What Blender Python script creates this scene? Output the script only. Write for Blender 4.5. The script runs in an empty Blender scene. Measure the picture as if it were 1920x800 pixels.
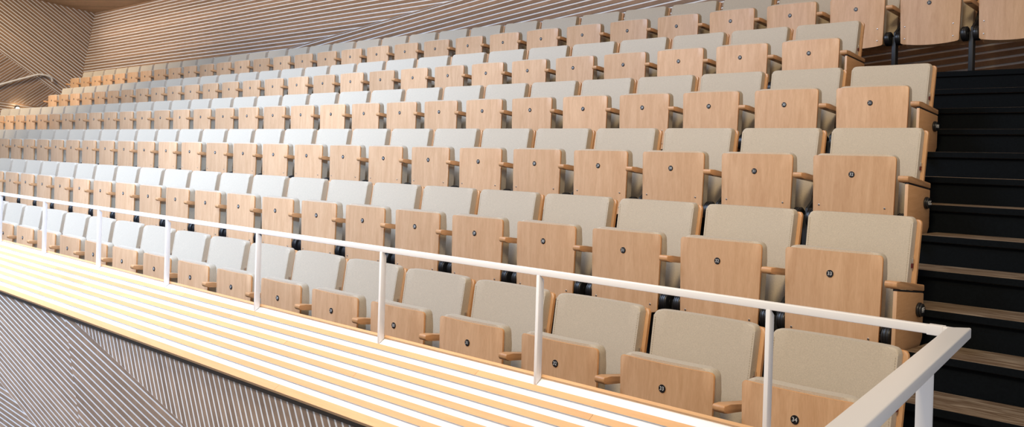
import bpy, bmesh, math, random
from mathutils import Matrix, Vector
random.seed(7)
S = bpy.context.scene
COL = S.collection
ZO = 1.453                      # camera height above the front tier

# ------------------------------------------------------------------ camera
cam_d = bpy.data.cameras.new('camera'); cam = bpy.data.objects.new('camera', cam_d); COL.objects.link(cam)
FW = Vector((-0.7006805632, 0.7134686136, -0.0030472506))
RT = Vector((0.7131165773, 0.7004574469, 0.0287073543))
UP = Vector((-0.0226162657, -0.0179416403, 0.9995832142))
m = Matrix(((RT.x, UP.x, -FW.x, 0), (RT.y, UP.y, -FW.y, 0), (RT.z, UP.z, -FW.z, ZO), (0, 0, 0, 1)))
cam.matrix_world = m
cam_d.sensor_width = 36; cam_d.lens = 36 * 1746.694 / 1920
cam_d.shift_y = -100 / 1920
cam_d.clip_start = 0.05; cam_d.clip_end = 200
S.camera = cam

# ------------------------------------------------------------------ light
S.view_settings.view_transform = 'Standard'; S.view_settings.look = 'None'
S.view_settings.gamma = 1; S.view_settings.use_curve_mapping = False
S.view_settings.exposure = 0.0
w = bpy.data.worlds.new('world'); S.world = w; w.use_nodes = True
w.node_tree.nodes['Background'].inputs[0].default_value = (0.95, 0.95, 1.0, 1)
w.node_tree.nodes['Background'].inputs[1].default_value = 0.44

def area(name, loc, target, size, energy, color, spread=180, sy=None):
    l = bpy.data.lights.new(name, 'AREA'); l.energy = energy; l.color = color; l.size = size
    if sy: l.shape = 'RECTANGLE'; l.size_y = sy
    l.spread = math.radians(spread)
    o = bpy.data.objects.new(name, l); COL.objects.link(o); o.location = loc
    o.rotation_euler = (Vector(target) - Vector(loc)).to_track_quat('-Z', 'Y').to_euler()
    return o
def spot(name, loc, target, energy, color, angle, blend=0.6, radius=0.05):
    l = bpy.data.lights.new(name, 'SPOT'); l.energy = energy; l.color = color
    l.spot_size = math.radians(angle); l.spot_blend = blend; l.shadow_soft_size = radius
    o = bpy.data.objects.new(name, l); COL.objects.link(o); o.location = loc
    o.rotation_euler = (Vector(target) - Vector(loc)).to_track_quat('-Z', 'Y').to_euler()
    return o
area('daylight_from_hall', (-8.6, -1.4, 7.2), (-9.6, 4.0, 1.0), 4.5, 740, (0.55, 0.705, 1.0), spread=110)
area('warm_hall_light', (-0.3, -1.6, 6.2), (-2.6, 4.6, 1.4), 1.5, 88, (1.0, 0.79, 0.50), spread=90)
area('upper_left_warm_light', (-16.5, 2.4, 5.0), (-20.6, 7.0, 3.3), 1.5, 165, (1.0, 0.82, 0.58), spread=120)
area('upper_wall_wash', (-10.0, 6.2, 4.2), (-10.0, 7.9, 3.75), 20.0, 42, (1.0, 0.9, 0.8), spread=60, sy=0.2)
area('ledge_wash', (-6.0, 1.3, 4.4), (-6.0, 1.85, 0.6), 9.0, 42, (1.0, 0.93, 0.86), spread=34, sy=0.3)
spot('cool_side_fill', (2.0, -3.0, 4.6), (-9.3, 3.8, 1.4), 4200, (0.50, 0.70, 1.0), 38, 1.0, 0.6)  # unseen cool fill, added to lighten the right-facing sides of the left seats
for i, (x, y, e) in enumerate([(-17.5, 6.9, 16), (-12.9, 6.9, 22), (-9.66, 6.9, 22), (-3.2, 6.6, 14)]):
    spot('ceiling_downlight', (x, y, 4.3), (x, y + 0.35, 2.5), e, (1.0, 0.72, 0.42), 66, 0.5)

# ------------------------------------------------------------------ materials
def nt(name):
    mt = bpy.data.materials.new(name); mt.use_nodes = True
    t = mt.node_tree; b = t.nodes['Principled BSDF']; return mt, t, b
def simple(name, c, rough=0.5, metal=0.0, bump=0.0, scale=200, var=0.0):
    mt, t, b = nt(name)
    b.inputs['Base Color'].default_value = (*c, 1); b.inputs['Roughness'].default_value = rough; b.inputs['Metallic'].default_value = metal
    tc = t.nodes.new('ShaderNodeTexCoord'); n = t.nodes.new('ShaderNodeTexNoise'); n.inputs['Scale'].default_value = scale
    t.links.new(tc.outputs['Object'], n.inputs['Vector'])
    if var:
        r = t.nodes.new('ShaderNodeValToRGB'); r.color_ramp.elements[0].position = 0.35; r.color_ramp.elements[1].position = 0.65
        r.color_ramp.elements[0].color = (*[v * (1 - var) for v in c], 1); r.color_ramp.elements[1].color = (*[min(1, v * (1 + var)) for v in c], 1)
        t.links.new(n.outputs['Fac'], r.inputs['Fac']); t.links.new(r.outputs['Color'], b.inputs['Base Color'])
    if bump:
        bp = t.nodes.new('ShaderNodeBump'); bp.inputs['Strength'].default_value = bump; bp.inputs['Distance'].default_value = 0.002
        t.links.new(n.outputs['Fac'], bp.inputs['Height']); t.links.new(bp.outputs['Normal'], b.inputs['Normal'])
    return mt
def wood(name, c1, c2, rough=0.45, scale=(14, 14, 1.6), objvar=0.16, island=False, axis_noise=3.0, contrast=(0.3, 0.72)):
    """veneer or solid wood: stretched noise grain, a little tone change from piece to piece"""
    mt, t, b = nt(name); N = t.nodes.new; K = t.links.new
    tc = N('ShaderNodeTexCoord'); mp = N('ShaderNodeMapping'); mp.inputs['Scale'].default_value = scale
    oi = N('ShaderNodeObjectInfo'); geo = N('ShaderNodeNewGeometry')
    rnd = geo.outputs['Random Per Island'] if island else oi.outputs['Random']
    off = N('ShaderNodeMath'); off.operation = 'MULTIPLY'; off.inputs[1].default_value = 37.0; K(rnd, off.inputs[0])
    cmb = N('ShaderNodeCombineXYZ')
    for k in range(3): K(off.outputs[0], cmb.inputs[k])
    K(cmb.outputs[0], mp.inputs['Location']); K(tc.outputs['Object'], mp.inputs['Vector'])
    n1 = N('ShaderNodeTexNoise'); n1.inputs['Scale'].default_value = axis_noise; n1.inputs['Detail'].default_value = 5; n1.inputs['Distortion'].default_value = 0.9
    K(mp.outputs[0], n1.inputs['Vector'])
    wv = N('ShaderNodeTexNoise'); wv.inputs['Scale'].default_value = axis_noise * 9; wv.inputs['Detail'].default_value = 3
    K(mp.outputs[0], wv.inputs['Vector'])
    mx = N('ShaderNodeMix'); mx.data_type = 'FLOAT'; mx.inputs[0].default_value = 0.35
    K(n1.outputs['Fac'], mx.inputs[2]); K(wv.outputs['Fac'], mx.inputs[3])
    r = N('ShaderNodeValToRGB'); r.color_ramp.elements[0].position = contrast[0]; r.color_ramp.elements[1].position = contrast[1]
    r.color_ramp.elements[0].color = (*c2, 1); r.color_ramp.elements[1].color = (*c1, 1)
    K(mx.outputs[0], r.inputs['Fac'])
    hs = N('ShaderNodeHueSaturation')
    mr = N('ShaderNodeMapRange'); mr.inputs['To Min'].default_value = 1 - objvar; mr.inputs['To Max'].default_value = 1 + objvar * 0.5
    K(rnd, mr.inputs['Value']); K(mr.outputs[0], hs.inputs['Value']); K(r.outputs['Color'], hs.inputs['Color'])
    K(hs.outputs['Color'], b.inputs['Base Color']); b.inputs['Roughness'].default_value = rough
    return mt
def fabric(name, c):
    mt, t, b = nt(name); N = t.nodes.new; K = t.links.new
    tc = N('ShaderNodeTexCoord'); n = N('ShaderNodeTexNoise'); n.inputs['Scale'].default_value = 330; n.inputs['Detail'].default_value = 2
    n2 = N('ShaderNodeTexNoise'); n2.inputs['Scale'].default_value = 170; n2.inputs['Detail'].default_value = 2
    K(tc.outputs['Object'], n.inputs['Vector']); K(tc.outputs['Object'], n2.inputs['Vector'])
    mx = N('ShaderNodeMix'); mx.data_type = 'FLOAT'; mx.inputs[0].default_value = 0.4; K(n.outputs['Fac'], mx.inputs[2]); K(n2.outputs['Fac'], mx.inputs[3])
    r = N('ShaderNodeValToRGB'); r.color_ramp.elements[0].position = 0.36; r.color_ramp.elements[1].position = 0.64
    r.color_ramp.elements[0].color = (*[v * 0.90 for v in c], 1); r.color_ramp.elements[1].color = (*[min(1, v * 1.07) for v in c], 1)
    K(mx.outputs[0], r.inputs['Fac']); K(r.outputs['Color'], b.inputs['Base Color'])
    b.inputs['Roughness'].default_value = 0.95
    b.inputs['Sheen Weight'].default_value = 0.08; b.inputs['Sheen Roughness'].default_value = 0.6
    bp = N('ShaderNodeBump'); bp.inputs['Strength'].default_value = 0.35; bp.inputs['Distance'].default_value = 0.001
    K(n.outputs['Fac'], bp.inputs['Height']); K(bp.outputs['Normal'], b.inputs['Normal'])
    return mt
M = {}
M['veneer'] = wood('beech_veneer', (0.80, 0.51, 0.295), (0.62, 0.355, 0.185), 0.42, (9, 9, 1.1), 0.14)
M['edge'] = simple('beech_edge', (0.70, 0.36, 0.15), 0.45, var=0.06, scale=60)
M['solid'] = wood('solid_beech', (0.69, 0.39, 0.19), (0.58, 0.30, 0.13), 0.4, (20, 3, 20), 0.10)
M['fabric'] = fabric('beige_wool', (0.555, 0.47, 0.355))
M['thread'] = simple('seam_thread', (0.47, 0.41, 0.31), 0.9)
M['black'] = simple('black_plastic', (0.012, 0.012, 0.013), 0.35, bump=0.05)
M['blackmetal'] = simple('black_steel', (0.010, 0.011, 0.012), 0.5)
M['steel'] = simple('screw_steel', (0.62, 0.60, 0.56), 0.3, 0.9)
M['red'] = simple('red_tab', (0.10, 0.006, 0.01), 0.5)
M['disc'] = simple('number_black', (0.015, 0.015, 0.017), 0.3)
M['digit'] = simple('number_white', (0.72, 0.72, 0.70), 0.5)
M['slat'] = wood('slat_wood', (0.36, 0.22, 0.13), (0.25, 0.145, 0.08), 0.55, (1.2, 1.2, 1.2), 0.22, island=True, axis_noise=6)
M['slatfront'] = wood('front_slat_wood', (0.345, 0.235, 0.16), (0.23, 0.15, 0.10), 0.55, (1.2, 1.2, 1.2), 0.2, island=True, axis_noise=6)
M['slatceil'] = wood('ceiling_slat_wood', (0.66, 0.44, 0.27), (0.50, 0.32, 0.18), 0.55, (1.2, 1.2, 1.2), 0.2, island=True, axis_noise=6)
M['gap'] = simple('white_backing', (0.80, 0.80, 0.80), 0.6)
M['darkgap_shadow'] = simple('dark_backing_shadow', (0.02, 0.013, 0.008), 0.8)
M['ledgewood'] = wood('ledge_wood', (0.66, 0.39, 0.19), (0.57, 0.32, 0.14), 0.4, (1.0, 14, 14), 0.12, island=True)
M['ledgewhite'] = simple('ledge_white', (0.84, 0.84, 0.85), 0.5)
M['ledgegrey'] = simple('ledge_grey_side', (0.50, 0.52, 0.56), 0.6)
M['rail'] = simple('white_rail_paint', (0.88, 0.86, 0.85), 0.3)
M['handrail'] = simple('pale_handrail', (0.62, 0.58, 0.54), 0.35)
M['floor'] = simple('dark_tier_floor', (0.020, 0.017, 0.015), 0.7, var=0.2, scale=20)
M['riser'] = simple('black_riser', (0.0035, 0.0048, 0.006), 0.8, var=0.15, scale=90)
def tread_mat():
    mt, t, b = nt('worn_dark_tread'); N = t.nodes.new; K = t.links.new
    tc = N('ShaderNodeTexCoord'); mp = N('ShaderNodeMapping'); mp.inputs['Scale'].default_value = (1.5, 9, 9); K(tc.outputs['Object'], mp.inputs['Vector'])
    n = N('ShaderNodeTexNoise'); n.inputs['Scale'].default_value = 3.2; n.inputs['Detail'].default_value = 8; n.inputs['Distortion'].default_value = 1.2; K(mp.outputs[0], n.inputs['Vector'])
    r = N('ShaderNodeValToRGB'); r.color_ramp.elements[0].position = 0.40; r.color_ramp.elements[1].position = 0.75
    r.color_ramp.elements[0].color = (0.13, 0.08, 0.045, 1); r.color_ramp.elements[1].color = (0.34, 0.26, 0.18, 1)
    K(n.outputs['Fac'], r.inputs['Fac']); K(r.outputs['Color'], b.inputs['Base Color']); b.inputs['Roughness'].default_value = 0.44
    return mt
M['tread'] = tread_mat()
M['riser'].node_tree.nodes['Principled BSDF'].inputs['Specular IOR Level'].default_value = 0.08
M['floor'].node_tree.nodes['Principled BSDF'].inputs['Specular IOR Level'].default_value = 0.2

# ------------------------------------------------------------------ mesh helpers
def mesh(name, bm, mats, smooth=True):
    bmesh.ops.recalc_face_normals(bm, faces=bm.faces)
    me = bpy.data.meshes.new(name); bm.to_mesh(me); bm.free()
    for mm in (mats if isinstance(mats, (list, tuple)) else [mats]): me.materials.append(mm)
    if smooth:
        for p in me.polygons: p.use_smooth = True
        me.set_sharp_from_angle(angle=math.radians(38))
    return me
def link(name, me, parent=None, loc=None):
    o = bpy.data.objects.new(name, me); COL.objects.link(o)
    if parent: o.parent = parent
    if loc: o.location = loc
    return o
def tag(o, label=None, cat=None, group=None, kind=None):
    if label: o['label'] = label
    if cat: o['category'] = cat
    if group: o['group'] = group
    if kind: o['kind'] = kind
    return o
def empty(name, loc, rz=0):
    o = bpy.data.objects.new(name, None); COL.objects.link(o); o.location = loc; o.rotation_euler = (0, 0, rz)
    o.empty_display_size = 0.1; return o
def add_box(bm, x0, x1, y0, y1, z0, z1, mi=0, bev=0.0):
    vs = [bm.verts.new((x, y, z)) for z in (z0, z1) for y in (y0, y1) for x in (x0, x1)]
    fs = [bm.faces.new([vs[i] for i in f]) for f in ((0, 2, 3, 1), (4, 5, 7, 6), (0, 1, 5, 4), (2, 6, 7, 3), (0, 4, 6, 2), (1, 3, 7, 5))]
    for f in fs: f.material_index = mi
    if bev:
        es = list({e for f in fs for e in f.edges})
        r = bmesh.ops.bevel(bm, geom=es, offset=bev, segments=3, affect='EDGES', profile=0.5)
        for f in r['faces']: f.material_index = mi
    return fs
def prism(bm, poly, x0, x1, mi=0, bev=0.0, seg=2):
    """poly of (y,z), extruded along x"""
    a = [bm.verts.new((x0, y, z)) for y, z in poly]; b = [bm.verts.new((x1, y, z)) for y, z in poly]
    fs = [bm.faces.new(a), bm.faces.new(b[::-1])]
    n = len(poly)
    for i in range(n): fs.append(bm.faces.new((a[i], b[i], b[(i + 1) % n], a[(i + 1) % n])))
    for f in fs: f.material_index = mi
    if bev:
        es = list({e for f in fs for e in f.edges})
        r = bmesh.ops.bevel(bm, geom=es, offset=bev, segments=seg, affect='EDGES', profile=0.5)
        for f in r['faces']: f.material_index = mi
    return fs
def cyl(bm, c, axis, r, h, seg=24, mi=0, r2=None, bev=0.0):
    q = Vector((0, 0, 1)).rotation_difference(Vector(axis)).to_matrix().to_4x4()
    mt = Matrix.Translation(Vector(c)) @ q
    g = bmesh.ops.create_cone(bm, cap_ends=True, segments=seg, radius1=r, radius2=r if r2 is None else r2, depth=h, matrix=mt)
    fs = {f for v in g['verts'] for f in v.link_faces}
    for f in fs: f.material_index = mi
    if bev:
        es = [e for e in {e for f in fs for e in f.edges} if any(len(f.verts) > 4 for f in e.link_faces)]
        rr = bmesh.ops.bevel(bm, geom=es, offset=bev, segments=3, affect='EDGES', profile=0.5)
        for f in rr['faces']: f.material_index = mi
def curved_slab(bm, hw_top, hw_bot, zt, zb, rt, rb, yf, thick, bev, top_arc=0.0, bot_arc=0.0, nx=22, nz=5, mi=0, mi_edge=None, seg=2):
    """upright plate: half width at top/bottom, rounded corners rt/rb, front surface y=yf(x,z), given thickness"""
    def cs(r, hw):
        out = []
        for k in range(6): out.append(-hw + r * (1 - math.cos(k / 5 * math.pi / 2)))
        m0 = -hw + r
        for k in range(1, nx): out.append(m0 + (hw - r - m0) * k / nx)
        for k in range(6): out.append(hw - r * (1 - math.cos((5 - k) / 5 * math.pi / 2)))
        return out
    XT = cs(rt, hw_top); XB = cs(rt, hw_bot)
    front = []; back = []
    for i in range(len(XT)):
        u = abs(XT[i]) - (hw_top - rt); dt = rt - math.sqrt(max(0, rt * rt - u * u)) if u > 0 else 0
        u = (abs(XB[i]) - (hw_bot - rt)) * rb / rt; db = rb - math.sqrt(max(0, rb * rb - u * u)) if u > 0 else 0
        z1 = zt - dt + top_arc * (1 - (XT[i] / hw_top) ** 2); z0 = zb + db - bot_arc * (1 - (XB[i] / hw_bot) ** 2)
        cf = []; cb = []
        for k in range(nz + 1):
            f = k / nz; x = XB[i] + (XT[i] - XB[i]) * f; z = z0 + (z1 - z0) * f; y = yf(x, z)
            cf.append(bm.verts.new((x, y, z))); cb.append(bm.verts.new((x, y + thick, z)))
        front.append(cf); back.append(cb)
    n = len(front); rim = []
    for i in range(n - 1):
        for k in range(nz):
            bm.faces.new((front[i][k], front[i + 1][k], front[i + 1][k + 1], front[i][k + 1])).material_index = mi
            bm.faces.new((back[i][k], back[i][k + 1], back[i + 1][k + 1], back[i + 1][k])).material_index = mi
        rim.append(bm.faces.new((front[i][nz], front[i + 1][nz], back[i + 1][nz], back[i][nz])))
        rim.append(bm.faces.new((front[i + 1][0], front[i][0], back[i][0], back[i + 1][0])))
    for k in range(nz):
        rim.append(bm.faces.new((front[0][k], front[0][k + 1], back[0][k + 1], back[0][k])))
        rim.append(bm.faces.new((front[-1][k + 1], front[-1][k], back[-1][k], back[-1][k + 1])))
    me_ = mi if mi_edge is None else mi_edge
    rs = set(rim)
    for f in rim: f.material_index = me_
    if bev:
        es = [e for e in bm.edges if len(e.link_faces) == 2 and ((e.link_faces[0] in rs) != (e.link_faces[1] in rs))]
        r = bmesh.ops.bevel(bm, geom=es, offset=bev, segments=seg, affect='EDGES', profile=0.5)
        for f in r['faces']: f.material_index = me_

# ------------------------------------------------------------------ slatted panels
def clip(poly, a, b, c):
    """keep a*x+b*y>=c"""
    out = []
    for i in range(len(poly)):
        p, q = poly[i], poly[(i + 1) % len(poly)]
        dp = a * p[0] + b * p[1] - c; dq = a * q[0] + b * q[1] - c
        if dp >= 0: out.append(p)
        if (dp >= 0) != (dq >= 0):
            t = dp / (dp - dq); out.append((p[0] + t * (q[0] - p[0]), p[1] + t * (q[1] - p[1])))
    return out
def slat_panel(bm, o, e1, e2, poly, ang, pitch, duty, depth, phase=0.0, inset=0.004, back=0.02, mi_w=0, mi_g=1):
    """slats (raised, clipped to poly) over a backing board. o,e1,e2: plane; n = e1 x e2 faces the room"""
    o, e1, e2 = Vector(o), Vector(e1).normalized(), Vector(e2).normalized(); n = e1.cross(e2).normalized()
    def W(p, d): return o + e1 * p[0] + e2 * p[1] + n * d
    # backing
    f = [bm.verts.new(W(p, 0)) for p in poly]; g = [bm.verts.new(W(p, -back)) for p in poly]
    bm.faces.new(f).material_index = mi_g; bm.faces.new(g[::-1]).material_index = mi_g
    for i in range(len(poly)):
        j = (i + 1) % len(poly); bm.faces.new((f[i], g[i], g[j], f[j])).material_index = mi_g
    # inset the slat area
    area2 = sum(poly[i][0] * poly[(i + 1) % len(poly)][1] - poly[(i + 1) % len(poly)][0] * poly[i][1] for i in range(len(poly)))
    P = poly if area2 > 0 else poly[::-1]; Q = P[:]
    for i in range(len(P)):
        (x0, y0), (x1, y1) = P[i], P[(i + 1) % len(P)]; L = math.hypot(x1 - x0, y1 - y0)
        a, b = -(y1 - y0) / L, (x1 - x0) / L; Q = clip(Q, a, b, a * x0 + b * y0 + inset)
    ca, sa = math.cos(ang), math.sin(ang); nx, ny = -sa, ca
    ds = [nx * p[0] + ny * p[1] for p in Q]; k0 = math.floor(min(ds) / pitch) - 1; k1 = math.ceil(max(ds) / pitch) + 1
    for k in range(k0, k1):
        c0 = (k + phase) * pitch; c1 = c0 + duty * pitch
        R = clip(clip(Q, nx, ny, c0), -nx, -ny, -c1)
        if len(R) < 3: continue
        R2 = [R[i] for i in range(len(R)) if math.hypot(R[i][0] - R[i - 1][0], R[i][1] - R[i - 1][1]) > 1e-4]
        if len(R2) < 3: continue
        a = [bm.verts.new(W(p, depth)) for p in R2]; b = [bm.verts.new(W(p, 0.0005)) for p in R2]
        bm.faces.new(a).material_index = mi_w
        for i in range(len(R2)):
            j = (i + 1) % len(R2); bm.faces.new((a[i], b[i], b[j], a[j])).material_index = mi_w

PIT = 0.058
def struct(name, bm, mats):
    o = link(name, mesh(name, bm, mats, smooth=False)); o['kind'] = 'structure'; return o
# back wall (plane y = 7.9, normal -y):  e1 = +x, e2 = +z  -> e1 x e2 = -y
bm = bmesh.new(); ob = (0, 7.9, ZO)
A = [(-21.32, 0.758), (-0.24, 2.822), (-20.34, 2.822)]
B = [(-21.4, 0.56), (1.5, 0.56), (1.5, 2.822), (-0.24, 2.822), (-21.32, 0.752)]
slat_panel(bm, ob, (1, 0, 0), (0, 0, 1), A, math.radians(0.4), PIT, 0.68, 0.008, 0.2)
slat_panel(bm, ob, (1, 0, 0), (0, 0, 1), B, math.radians(5.6), PIT, 0.68, 0.008, 0.5)
struct('wall_back', bm, [M['slat'], M['gap']])
# left wall, leaning in: o = corner, e1 = -y, e2 = up along the corner; normal e1 x e2 = -x? -> use (+y) order so it faces +x
e2 = Vector((0.558, 0, 1.181)).normalized(); ol = Vector((-20.9, 7.9, 1.643 + ZO))
def flip(poly): return [(-u, v) for u, v in poly]
bm = bmesh.new()
UPR = [(0, -0.889), (0, 1.307), (1.133, 1.427), (3.6, 1.688), (3.6, 1.49)]
LOW = [(0, -0.889), (3.6, 1.49), (3.6, -0.622), (0, -1.01)]
BOT = [(0, -1.01), (3.6, -0.622), (3.6, -2.7), (0, -2.7)]
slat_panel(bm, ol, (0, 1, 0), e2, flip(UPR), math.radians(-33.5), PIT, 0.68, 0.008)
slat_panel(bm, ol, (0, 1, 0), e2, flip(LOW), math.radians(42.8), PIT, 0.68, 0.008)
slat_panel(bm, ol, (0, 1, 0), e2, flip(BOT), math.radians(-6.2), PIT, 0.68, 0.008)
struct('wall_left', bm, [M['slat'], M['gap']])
# ceiling: back edge at y=7.9 z=2.824, rising forward
bm = bmesh.new(); dc = Vector((0, -1, 0.0938)).normalized()
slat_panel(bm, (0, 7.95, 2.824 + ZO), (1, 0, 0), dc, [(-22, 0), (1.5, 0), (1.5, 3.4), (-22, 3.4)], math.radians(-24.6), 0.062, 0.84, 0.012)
o = struct('ceiling', bm, [M['slatceil'], M['darkgap_shadow']])
# pale trim strip along the top of the left wall, dark shadow joint in the corner
bm = bmesh.new()
p0 = ol + e2 * 1.318 + Vector((0.02, 0, 0)); p1 = ol + Vector((0, -3.6, 0)) + e2 * 1.700 + Vector((0.02, 0, 0))
d = (p1 - p0)
for a, b in ((p0, p1),):
    s = Vector((0.02, 0, 0)); t = Vector((0, 0, 0.02))
    v = [bm.verts.new(q) for q in (a, a + s, a + s + t, a + t, b, b + s, b + s + t, b + t)]
    for f in ((0, 1, 2, 3), (7, 6, 5, 4), (0, 4, 5, 1), (1, 5, 6, 2), (2, 6, 7, 3), (3, 7, 4, 0)): bm.faces.new([v[i] for i in f])
struct('trim_1', bm, [M['ledgegrey']])

# front wall below the ledge: plane y = 1.90
YF = 1.90; s_ = YF / 1.78
def fw(x, z): return (x * s_, z * s_)
bm = bmesh.new(); of = (0, YF, ZO)
zt = -0.915
jx = lambda z: -4.891 * s_ + (z / s_ + 0.854) * (-0.447) * s_        # joint between the two long-slat panels
bx = lambda z: -4.80 * s_ + (zt * 0 + (-0.84 - z / s_) * (1 / 0.2126)) * s_   # upper edge of panel II (falls 12 deg to the right)
# boundary I/II (joint), II/III (12 degree line), I/IV (12 degree line)
P0 = (-5.12, zt)                                # where the II/III line starts at the ledge
t12 = math.tan(math.radians(12))
def line12(x): return zt - (x - P0[0]) * t12
PJ = (-5.19, zt); PJb = (PJ[0] + 1.05, zt - 2.35)   # joint line
PIV = (-6.175, -1.472)                          # on I/IV line
def lineIV(x): return PIV[1] - (x - PIV[0]) * t12
# crossing of joint with I/IV line
sl = (PJb[1] - PJ[1]) / (PJb[0] - PJ[0])
xc = (PIV[1] + PIV[0] * t12 - PJ[1] + PJ[0] * sl) / (sl + t12); zc = PJ[1] + (xc - PJ[0]) * sl
I_ = [(-14, zt), PJ, (xc, zc), (-14, lineIV(-14))] if lineIV(-14) < zt else [(PIV[0] - (zt - PIV[1]) / t12, zt), PJ, (xc, zc)]
II = [PJ, P0, (1.0 * 0 - 0.5, line12(-0.5)), (-0.5, lineIV(-0.5)), (xc, zc)]
III = [P0, (-0.85, zt), (-0.85, line12(-0.85))]
IV = [(PIV[0] - (zt - PIV[1]) / t12, zt), (xc, zc), (-0.5, lineIV(-0.5)), (-0.5, -3.6), (-14, -3.6), (-14, zt)]
slat_panel(bm, of, (1, 0, 0), (0, 0, 1), I_, math.radians(-11.8), 0.0300, 0.71, 0.0015, 0.0, 0.001)
slat_panel(bm, of, (1, 0, 0), (0, 0, 1), II, math.radians(-11.2), 0.0345, 0.74, 0.0015, 0.3, 0.001)
slat_panel(bm, of, (1, 0, 0), (0, 0, 1), III, math.radians(-62), 0.0385, 0.69, 0.0012, 0.0, 0.001)
# panel IV is split into convex pieces
slat_panel(bm, of, (1, 0, 0), (0, 0, 1), [IV[0], IV[1], (IV[1][0], -3.6), (IV[0][0], -3.6)], math.radians(-1.2), 0.0300, 0.71, 0.0015, 0.0, 0.001)
slat_panel(bm, of, (1, 0, 0), (0, 0, 1), [(-14, zt), IV[0], (IV[0][0], -3.6), (-14, -3.6)], math.radians(-1.2), 0.0300, 0.71, 0.0015, 0.0, 0.001)
slat_panel(bm, of, (1, 0, 0), (0, 0, 1), [IV[1], (-0.85, lineIV(-0.85)), (-0.85, -3.6), (IV[1][0], -3.6)], math.radians(-1.2), 0.0300, 0.71, 0.0015, 0.0, 0.001)
add_box(bm, -14, -0.85, YF + 0.021, YF + 0.20, ZO - 3.6, ZO + zt, 0)
add_box(bm, -14, -0.85, YF - 0.008, YF + 0.02, ZO + zt - 0.012, ZO + zt + 0.004, 2)  # black strip stands in for the shadow line under the ledge
struct('wall_front', bm, [M['slatfront'], M['gap'], M['darkgap_shadow']])

# sloping ledge on top of the parapet
bm = bmesh.new()
def LP(t, h=0.0):
    return (2.166 - 0.042 * t + h * -0.551, -0.72 - 0.0277 * t + h * 0.835 + ZO)
X0, X1 = -14.0, -0.85
prism(bm, [LP(-0.89), LP(6.35), (LP(6.35)[0] + 0.01, LP(6.35)[1] - 0.008), (2.20, LP(6.35)[1] - 0.008), (2.204, LP(-0.89)[1] - 0.01)], X0, X1, 1)
for k in range(7):
    t0, t1 = (k, k + 0.48) if k < 6 else (6.0, 6.56)
    cuts = [X0] + [X0 + 1.25 + ((k * 0.53) % 1.9) + 2.1 * q for q in range(6) if X0 + 1.25 + ((k * 0.53) % 1.9) + 2.1 * q < X1] + [X1]
    for a, b in zip(cuts[:-1], cuts[1:]):
        p = [LP(t0, 0.0), LP(t0, 0.006), LP(t1, 0.006), LP(t1, -0.001)] if k < 6 else [LP(t0, 0.0), LP(t0, 0.006), LP(t1 + 0.08, 0.006), LP(t1 + 0.08, -0.02), LP(t1, -0.02), LP(t1, 0)]
        fs = prism(bm, p, a + 0.0006, b - 0.0006, 0)
        if k < 6: fs[4].material_index = 2
prism(bm, [LP(-0.70, 0.0), LP(-0.70, 0.008), LP(-0.92, 0.008), (LP(-0.92)[0], ZO - 0.80), (LP(-0.70)[0], ZO - 0.80)], X0, X1, 0)
fs = add_box(bm, X0, X1, 2.195, 2.212, 0.0, ZO - 0.80, 0)
prism(bm, [(2.204, 0.0), (2.204, ZO - 0.70), LP(0), LP(6.55), (YF + 0.0, ZO - 0.91), (YF + 0.0, 0.0)], X1, X1 + 0.012, 0)
struct('trim_2', bm, [M['ledgewood'], M['ledgewhite'], M['ledgegrey']])

# ------------------------------------------------------------------ tiers
ROWS = [  # x of seat 30, y, first number, last number, floor z, x of the right end
    (-3.793, 3.025, 34, 17), (-3.508, 3.839, 33, 12), (-3.235, 4.654, 32, 6),
    (-2.943, 5.466, 31, 1), (-3.196, 6.273, 30, 3), (-3.218, 7.070, 32, 1)]
FL = [0.0, 0.424, 0.848, 1.272, 1.696, 2.12]
NOS = [2.527, 3.342, 4.157, 4.972, 5.788, 6.603]
XE = [-1.24, -1.52, -1.80, -2.09, -2.90, -2.90]
bm = bmesh.new()
add_box(bm, -21.9, -0.2, 2.215, NOS[1], -0.2, 0.0, 0)
for i in range(1, 5):
    add_box(bm, -22.2, XE[i], NOS[i], NOS[i + 1], -0.2, FL[i], 0)
add_box(bm, -22.4, 1.5, NOS[5], 7.9, -0.2, FL[5], 0)
struct('floor', bm, [M['floor']])
# staircase beside the rows
st = empty('staircase', (-1.1, 3.34, 0))
tag(st, 'black staircase with dark wooden treads climbing beside the right ends of the seat rows', 'staircase')
XR = -0.2
for k in range(-3, 12):
    y = 3.614 + 0.2717 * k; z = -0.888 + 0.1413 * k + ZO
    row = max(1, min(4, (k + 1) // 3 + 1)) if k < 11 else 4
    xl = XE[min(4, row)] + 0.004 if k >= -1 else XE[0]
    if k == 11: xl = XE[5] + 0.004
    bm = bmesh.new(); yb = y + 0.2717 if k < 11 else y + 0.0
    base = 0.0 if k < 2 else z - 0.45
    if k == 11: yb = y + 0.035
    if k == 11:
        add_box(bm, xl, XR, y - 0.020, y - 0.001, z - 0.034, z + 0.001, 1, 0.003)
        add_box(bm, xl, XR, y - 0.006, y - 0.0005, z - 0.1413, z - 0.036, 1)
    else:
        add_box(bm, xl, XR, y - 0.020, yb - 0.008, z - 0.032, z, 0, 0.003)
        add_box(bm, xl, XR, y, yb - 0.002, max(0.001, z - 0.55), z - 0.0325, 1)
        bm.normal_update()
        for f in bm.faces:
            if abs(f.normal.y) > 0.5 and f.material_index == 0: f.material_index = 2
    o = link('step', mesh('step', bm, [M['tread'], M['riser'], M['riser']], smooth=False), st)
    o.matrix_parent_inverse = Matrix.Translation(-Vector(st.location))

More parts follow.
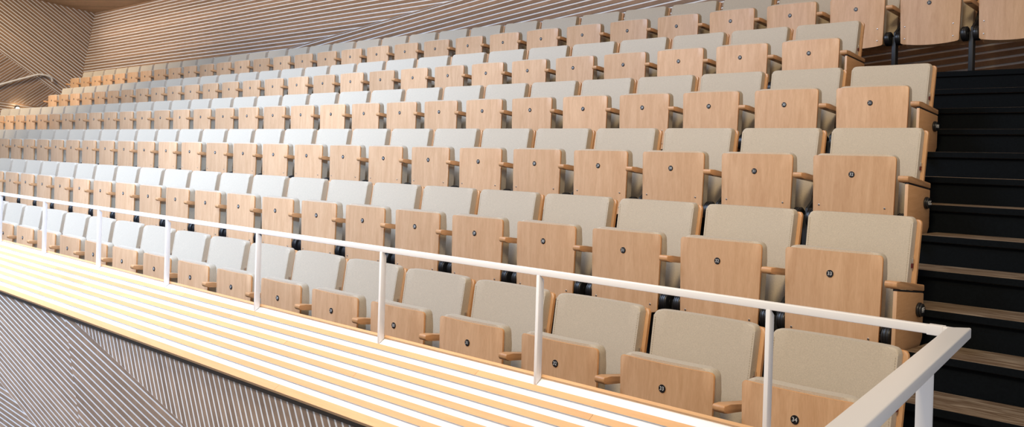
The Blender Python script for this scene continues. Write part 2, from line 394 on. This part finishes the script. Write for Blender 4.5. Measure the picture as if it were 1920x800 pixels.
# ------------------------------------------------------------------ theatre seats
DZ = 0.567
def panel_y(x, z): return 0.016 * (x / 0.22) ** 2
def back_y(x, z): return 0.292 - 0.16 * (0.819 - z) - 0.018 * (x / 0.245) ** 2
bm = bmesh.new(); curved_slab(bm, 0.221, 0.211, DZ + 0.096, DZ - 0.292, 0.016, 0.010, panel_y, 0.011, 0.002, bot_arc=0.020, mi=0, mi_edge=1)
me_panel = mesh('seat_panel', bm, [M['veneer'], M['edge']])
bm = bmesh.new(); curved_slab(bm, 0.216, 0.205, DZ + 0.106, DZ - 0.25, 0.034, 0.03, lambda x, z: panel_y(x, z) + 0.0125, 0.056, 0.012, mi=0, seg=3)
me_cush = mesh('seat_cushion', bm, [M['fabric']])
bm = bmesh.new(); curved_slab(bm, 0.243, 0.236, DZ + 0.252, 0.30, 0.024, 0.02, back_y, 0.046, 0.009, mi=0, seg=3)
for sx in (-1, 1):                                  # seam stitches down each side
    for k in range(44):
        z = 0.785 - k * 0.0095; x = sx * (0.2405 - (0.785 - z) * 0.0135 - 0.006)
        y = back_y(x, z) - 0.0002
        add_box(bm, x - 0.0012, x + 0.0012, y - 0.0012, y + 0.002, z - 0.0028, z + 0.0028, 1)
me_back = mesh('backrest_cushion', bm, [M['fabric'], M['thread']])
bm = bmesh.new(); curved_slab(bm, 0.262, 0.256, DZ + 0.240, 0.27, 0.018, 0.02, lambda x, z: back_y(x, z) + 0.0465, 0.016, 0.002, mi=0, mi_edge=1)
me_shell = mesh('backrest_shell', bm, [M['veneer'], M['edge']])
bm = bmesh.new(); add_box(bm, 0.238, 0.2462, 0.270, 0.284, 0.618, 0.640, 0, 0.001); add_box(bm, 0.238, 0.2462, 0.266, 0.280, 0.598, 0.6175, 1, 0.001)
me_clip = mesh('fixing_clip', bm, [M['steel'], M['red']])
# armrest: rounded bar falling slightly to the back, nose bevelled
bm = bmesh.new()
prism(bm, [(-0.046, DZ - 0.004), (-0.040, DZ + 0.002), (0.0, DZ), (0.252, DZ - 0.033), (0.252, DZ - 0.060), (-0.02, DZ - 0.030), (-0.038, DZ - 0.028), (-0.046, DZ - 0.018)], 0.254, 0.306, 0, 0.0045, 3)
me_arm = mesh('armrest', bm, [M['solid']])
# support: tapering side plate and post under the armrest
bm = bmesh.new()
prism(bm, [(0.215, 0.513), (0.250, 0.509), (0.165, 0.290), (0.060, 0.290), (0.075, 0.375), (0.15, 0.42)], 0.272, 0.288, 0, 0.002)
add_box(bm, 0.262, 0.298, 0.0, 0.06, 0.533, 0.539, 0)
add_box(bm, 0.264, 0.296, 0.060, 0.112, 0.012, 0.34, 0, 0.003)
add_box(bm, 0.245, 0.315, 0.035, 0.165, 0.0, 0.013, 0, 0.003)
me_leg = mesh('support_leg', bm, [M['blackmetal']])
def hinge_mesh(x0):
    bm = bmesh.new(); z = 0.325; y = 0.066
    cyl(bm, (x0, y, z), (1, 0, 0), 0.052, 0.044, 32, 0, bev=0.010)
    for k in (-0.012, 0.0, 0.012): cyl(bm, (x0 + k, y, z), (1, 0, 0), 0.0545, 0.0045, 32, 0, bev=0.001)
    cyl(bm, (x0, y, z), (1, 0, 0), 0.020, 0.050, 20, 0)
    return mesh('hinge', bm, [M['black']])
me_hR, me_hL = hinge_mesh(0.2385), hinge_mesh(-0.2385)
# end panel on the stair side
bm = bmesh.new()
prism(bm, [(-0.038, 0.530), (0.245, 0.499), (0.243, 0.310), (0.205, 0.262), (-0.048, 0.262)], 0.289, 0.306, 0, 0.003)
bm.normal_update()
for f in bm.faces:
    if f.normal.y < -0.7: f.material_index = 1
prism(bm, [(-0.030, 0.537), (0.243, 0.506), (0.243, 0.4985), (-0.030, 0.5285)], 0.285, 0.303, 2)
me_end = mesh('end_panel', bm, [M['solid'], M['veneer'], M['blackmetal']])
bm = bmesh.new()
cyl(bm, (0.311, 0.189, 0.434), (1, 0, 0), 0.031, 0.010, 36, 0, bev=0.002)
cyl(bm, (0.320, 0.189, 0.434), (1, 0, 0), 0.028, 0.012, 36, 0, bev=0.005)
me_knob = mesh('row_marker', bm, [M['black']])
bm = bmesh.new(); cyl(bm, (0, 0, 0), (0, 1, 0), 0.0052, 0.003, 16, 0, bev=0.001); cyl(bm, (0, -0.0014, 0), (0, 1, 0), 0.0022, 0.0012, 6, 1)
me_screw = mesh('screw', bm, [M['steel'], M['disc']])

def text_mesh(txt, size, extr=0.0004):
    cu = bpy.data.curves.new('digits', 'FONT'); cu.body = txt; cu.size = size; cu.align_x = 'CENTER'; cu.align_y = 'CENTER'; cu.extrude = extr; cu.resolution_u = 3
    to = bpy.data.objects.new('digits', cu); COL.objects.link(to)
    dg = bpy.context.evaluated_depsgraph_get(); me = bpy.data.meshes.new_from_object(to.evaluated_get(dg))
    bpy.data.objects.remove(to); return me
disc_cache = {}
def disc_mesh(n):
    if n not in disc_cache:
        bm = bmesh.new(); t = text_mesh(str(n), 0.0215)
        bm.from_mesh(t); bmesh.ops.transform(bm, matrix=Matrix.Translation((0, -0.0036, 0)) @ Matrix.Rotation(math.radians(90), 4, 'X'), verts=bm.verts)
        for f in bm.faces: f.material_index = 1
        cyl(bm, (0, -0.0012, 0), (0, 1, 0), 0.0158, 0.0036, 28, 0, bev=0.0008)
        me = mesh('number_disc', bm, [M['disc'], M['digit']], smooth=False); disc_cache[n] = me
    return disc_cache[n]
def letters(txt):
    bm = bmesh.new(); t = text_mesh(txt, 0.030)
    bm.from_mesh(t)
    bmesh.ops.transform(bm, matrix=Matrix.Translation((0.3264, 0.189, 0.434)) @ Matrix.Rotation(math.radians(90), 4, 'Z') @ Matrix.Rotation(math.radians(90), 4, 'X'), verts=bm.verts)
    return mesh('row_letters', bm, [M['digit']], smooth=False)

ORD = ['', 'first', 'second', 'third', 'fourth', 'fifth', 'sixth', 'seventh', 'eighth', 'ninth', 'tenth', 'eleventh', 'twelfth', 'thirteenth', 'fourteenth', 'fifteenth',
       'sixteenth', 'seventeenth', 'eighteenth', 'nineteenth', 'twentieth', 'twenty-first', 'twenty-second', 'twenty-third', 'twenty-fourth', 'twenty-fifth', 'twenty-sixth',
       'twenty-seventh', 'twenty-eighth', 'twenty-ninth', 'thirtieth', 'thirty-first', 'thirty-second', 'thirty-third']
RN = ['front row by the ledge', 'second row up', 'third row up', 'fourth row up', 'fifth row up', 'back row']
KCUR = 0.00073
def seat(ri, n, first, last):
    x30, y0, _, _ = ROWS[ri]; s = (n - 30) * 0.56
    r = empty('theatre_seat', (x30 + s, y0 + KCUR * s * s / 2, FL[ri]), KCUR * s)
    pos = first - n + 1
    row = RN[ri]
    if ri == 5: lab = 'folded theatre seat, %s from the right in the %s' % (ORD[pos], row)
    elif pos == 1: lab = 'folded seat number %d at the stair end of the %s' % (n, row)
    elif pos <= 5: lab = 'folded seat number %d, %s from the stairs, %s' % (n, ORD[pos], row)
    else: lab = 'folded theatre seat, %s from the stairs, %s' % (ORD[pos], row)
    tag(r, lab, 'theatre seat', 'folding theatre seats on the tiers')
    p = link('seat_panel', me_panel, r)
    dd = link('number_disc', disc_mesh(n), p, (0, 0, DZ)); dd['label'] = 'black disc with white number %d' % n
    if x30 + s > -13:
        for sx in (-0.178, 0.172):
            for dz in (-0.166, -0.257): link('screw', me_screw, p, (sx, panel_y(sx, 0) - 0.001, DZ + dz))
    link('seat_cushion', me_cush, r); link('backrest_cushion', me_back, r)
    sh = link('backrest_shell', me_shell, r); link('fixing_clip', me_clip, sh)
    link('armrest', me_arm, r); link('hinge', me_hR, r); link('hinge', me_hL, r)
    link('support_leg', me_leg, r)
    if n == last:                                   # far end of the row has an armrest of its own
        link('armrest', me_arm, r, (-0.56, 0, 0)); link('support_leg', me_leg, r, (-0.56, 0, 0))
    if n == first and ri < 5:
        e = link('end_panel', me_end, r); kb = link('row_marker', me_knob, e)
        if ri in (1, 2, 3): link('row_letters', letters({1: 'FF', 2: 'GG', 3: 'HH'}[ri]), e)
for ri, (x30, y0, a, b) in enumerate(ROWS):
    for n in range(a, b - 1, -1): seat(ri, n, a, b)

# ------------------------------------------------------------------ guard rail on the ledge
RY = 2.18; RZ = ZO - 0.352
gr = empty('guard_rail', (-4.0, RY, ZO - 0.71))
tag(gr, 'white painted metal guard rail on thin posts standing along the striped ledge', 'guard rail')
def gpart(name, bm, mat=None):
    o = link(name, mesh(name, bm, [mat or M['rail']]), gr); o.matrix_parent_inverse = Matrix.Translation(-Vector(gr.location)); return o
bm = bmesh.new(); add_box(bm, -14, -0.735, RY - 0.010, RY + 0.010, RZ - 0.020, RZ, 0, 0.002)
add_box(bm, -0.80, -0.765, RY - 0.0115, RY + 0.0115, RZ - 0.0215, RZ + 0.0012, 0, 0.001)
gpart('top_rail', bm)
px = [-1.196, -2.0, -2.81, -3.71, -4.60, -5.47, -6.34, -7.21, -8.08, -8.95, -9.82, -10.69, -11.56, -12.43, -13.3]
for x in px:
    bm = bmesh.new()
    prism(bm, [(RY - 0.012, ZO - 0.716), (RY + 0.012, ZO - 0.700), (RY + 0.012, RZ - 0.034), (RY - 0.004, RZ - 0.0195), (RY - 0.012, RZ - 0.0195)], x - 0.006, x + 0.006, 0, 0.001)
    gpart('post', bm)
bm = bmesh.new()        # the wide flat end rail running out over the ledge end
dv = Vector((0.185, -0.985, 0)).normalized(); pv = Vector((-dv.y, dv.x, 0)) * -1
c0 = Vector((-0.716, 2.205, 0)); c1 = Vector((-0.755, 2.170, 0))
e0 = c0 + dv * 1.25; e1_ = c1 + dv * 1.21
lo = [c1, c0, e0, e1_]
v0 = [bm.verts.new((p.x, p.y, RZ - 0.022)) for p in lo]; v1 = [bm.verts.new((p.x, p.y, RZ + 0.002)) for p in lo]
fs = [bm.faces.new(v0[::-1]), bm.faces.new(v1)] + [bm.faces.new((v0[i], v0[(i + 1) % 4], v1[(i + 1) % 4], v1[i])) for i in range(4)]
bmesh.ops.bevel(bm, geom=list(bm.edges), offset=0.003, segments=3, affect='EDGES', profile=0.5)
gpart('end_rail', bm)
bm = bmesh.new(); add_box(bm, -0.690, -0.660, 1.824, 1.836, ZO - 1.453, RZ - 0.0215, 0, 0.002)
gpart('post', bm)

# ------------------------------------------------------------------ left stair handrail and wall lamp
nl = Vector((0, 1, 0)).cross(e2).normalized()
def lw(u, v, off): return ol + Vector((0, -1, 0)) * u + e2 * v + nl * off
def tube(bm, pts, r, seg=12):
    rings = []
    for i, p in enumerate(pts):
        a = pts[max(0, i - 1)]; b = pts[min(len(pts) - 1, i + 1)]; t = (b - a).normalized()
        x = t.cross(Vector((1, 0, 0.3))).normalized(); y = t.cross(x).normalized()
        rings.append([bm.verts.new(p + (x * math.cos(k / seg * 6.28318) + y * math.sin(k / seg * 6.28318)) * r) for k in range(seg)])
    for a, b in zip(rings[:-1], rings[1:]):
        for k in range(seg): bm.faces.new((a[k], a[(k + 1) % seg], b[(k + 1) % seg], b[k]))
    bm.faces.new(rings[0][::-1]); bm.faces.new(rings[-1])
hr = empty('handrail', lw(0.9, -0.2, 0.08)); tag(hr, 'pale round handrail with a bent end fixed to the slatted left wall', 'handrail')
bm = bmesh.new(); H = [(3.4, -1.25), (1.605, -0.45), (1.25, -0.30), (0.97, -0.185), (0.90, -0.165), (0.80, -0.170), (0.72, -0.185), (0.66, -0.215), (0.625, -0.265), (0.62, -0.30)]
tube(bm, [lw(u, v, 0.08) for u, v in H], 0.021)
o = link('rail_tube', mesh('rail_tube', bm, [M['handrail']]), hr); o.matrix_parent_inverse = Matrix.Translation(-Vector(hr.location))
for u, v in ((0.84, -0.17), (2.2, -0.72)):
    bm = bmesh.new(); tube(bm, [lw(u, v, 0.075), lw(u, v - 0.05, 0.06), lw(u, v - 0.055, 0.009)], 0.007, 8)
    cyl(bm, lw(u, v - 0.055, 0.011), nl, 0.025, 0.005, 16)
    o = link('wall_bracket', mesh('wall_bracket', bm, [M['handrail']]), hr); o.matrix_parent_inverse = Matrix.Translation(-Vector(hr.location))
# small wall lamp just above the fourth row's backs
LPOS = lw(1.19, -0.985, 0.03)
wl = empty('wall_lamp', LPOS); tag(wl, 'small glowing lamp low on the left wall just above the seat backs', 'lamp')
bm = bmesh.new(); cyl(bm, (0, 0, 0), nl, 0.045, 0.03, 24, 0, bev=0.004)
link('lamp_housing', mesh('lamp_housing', bm, [M['blackmetal']]), wl)
gm, gt, gb = nt('lamp_glow'); gb.inputs['Emission Color'].default_value = (1, 0.8, 0.5, 1); gb.inputs['Emission Strength'].default_value = 80
bm = bmesh.new(); bmesh.ops.create_uvsphere(bm, u_segments=16, v_segments=10, radius=0.03, matrix=Matrix.Translation(nl * 0.022))
link('bulb', mesh('bulb', bm, [gm]), wl)
pl = bpy.data.lights.new('wall_lamp_light', 'POINT'); pl.energy = 1.5; pl.color = (1, 0.75, 0.45); pl.shadow_soft_size = 0.03
po = bpy.data.objects.new('wall_lamp_light', pl); COL.objects.link(po); po.location = LPOS + nl * 0.12
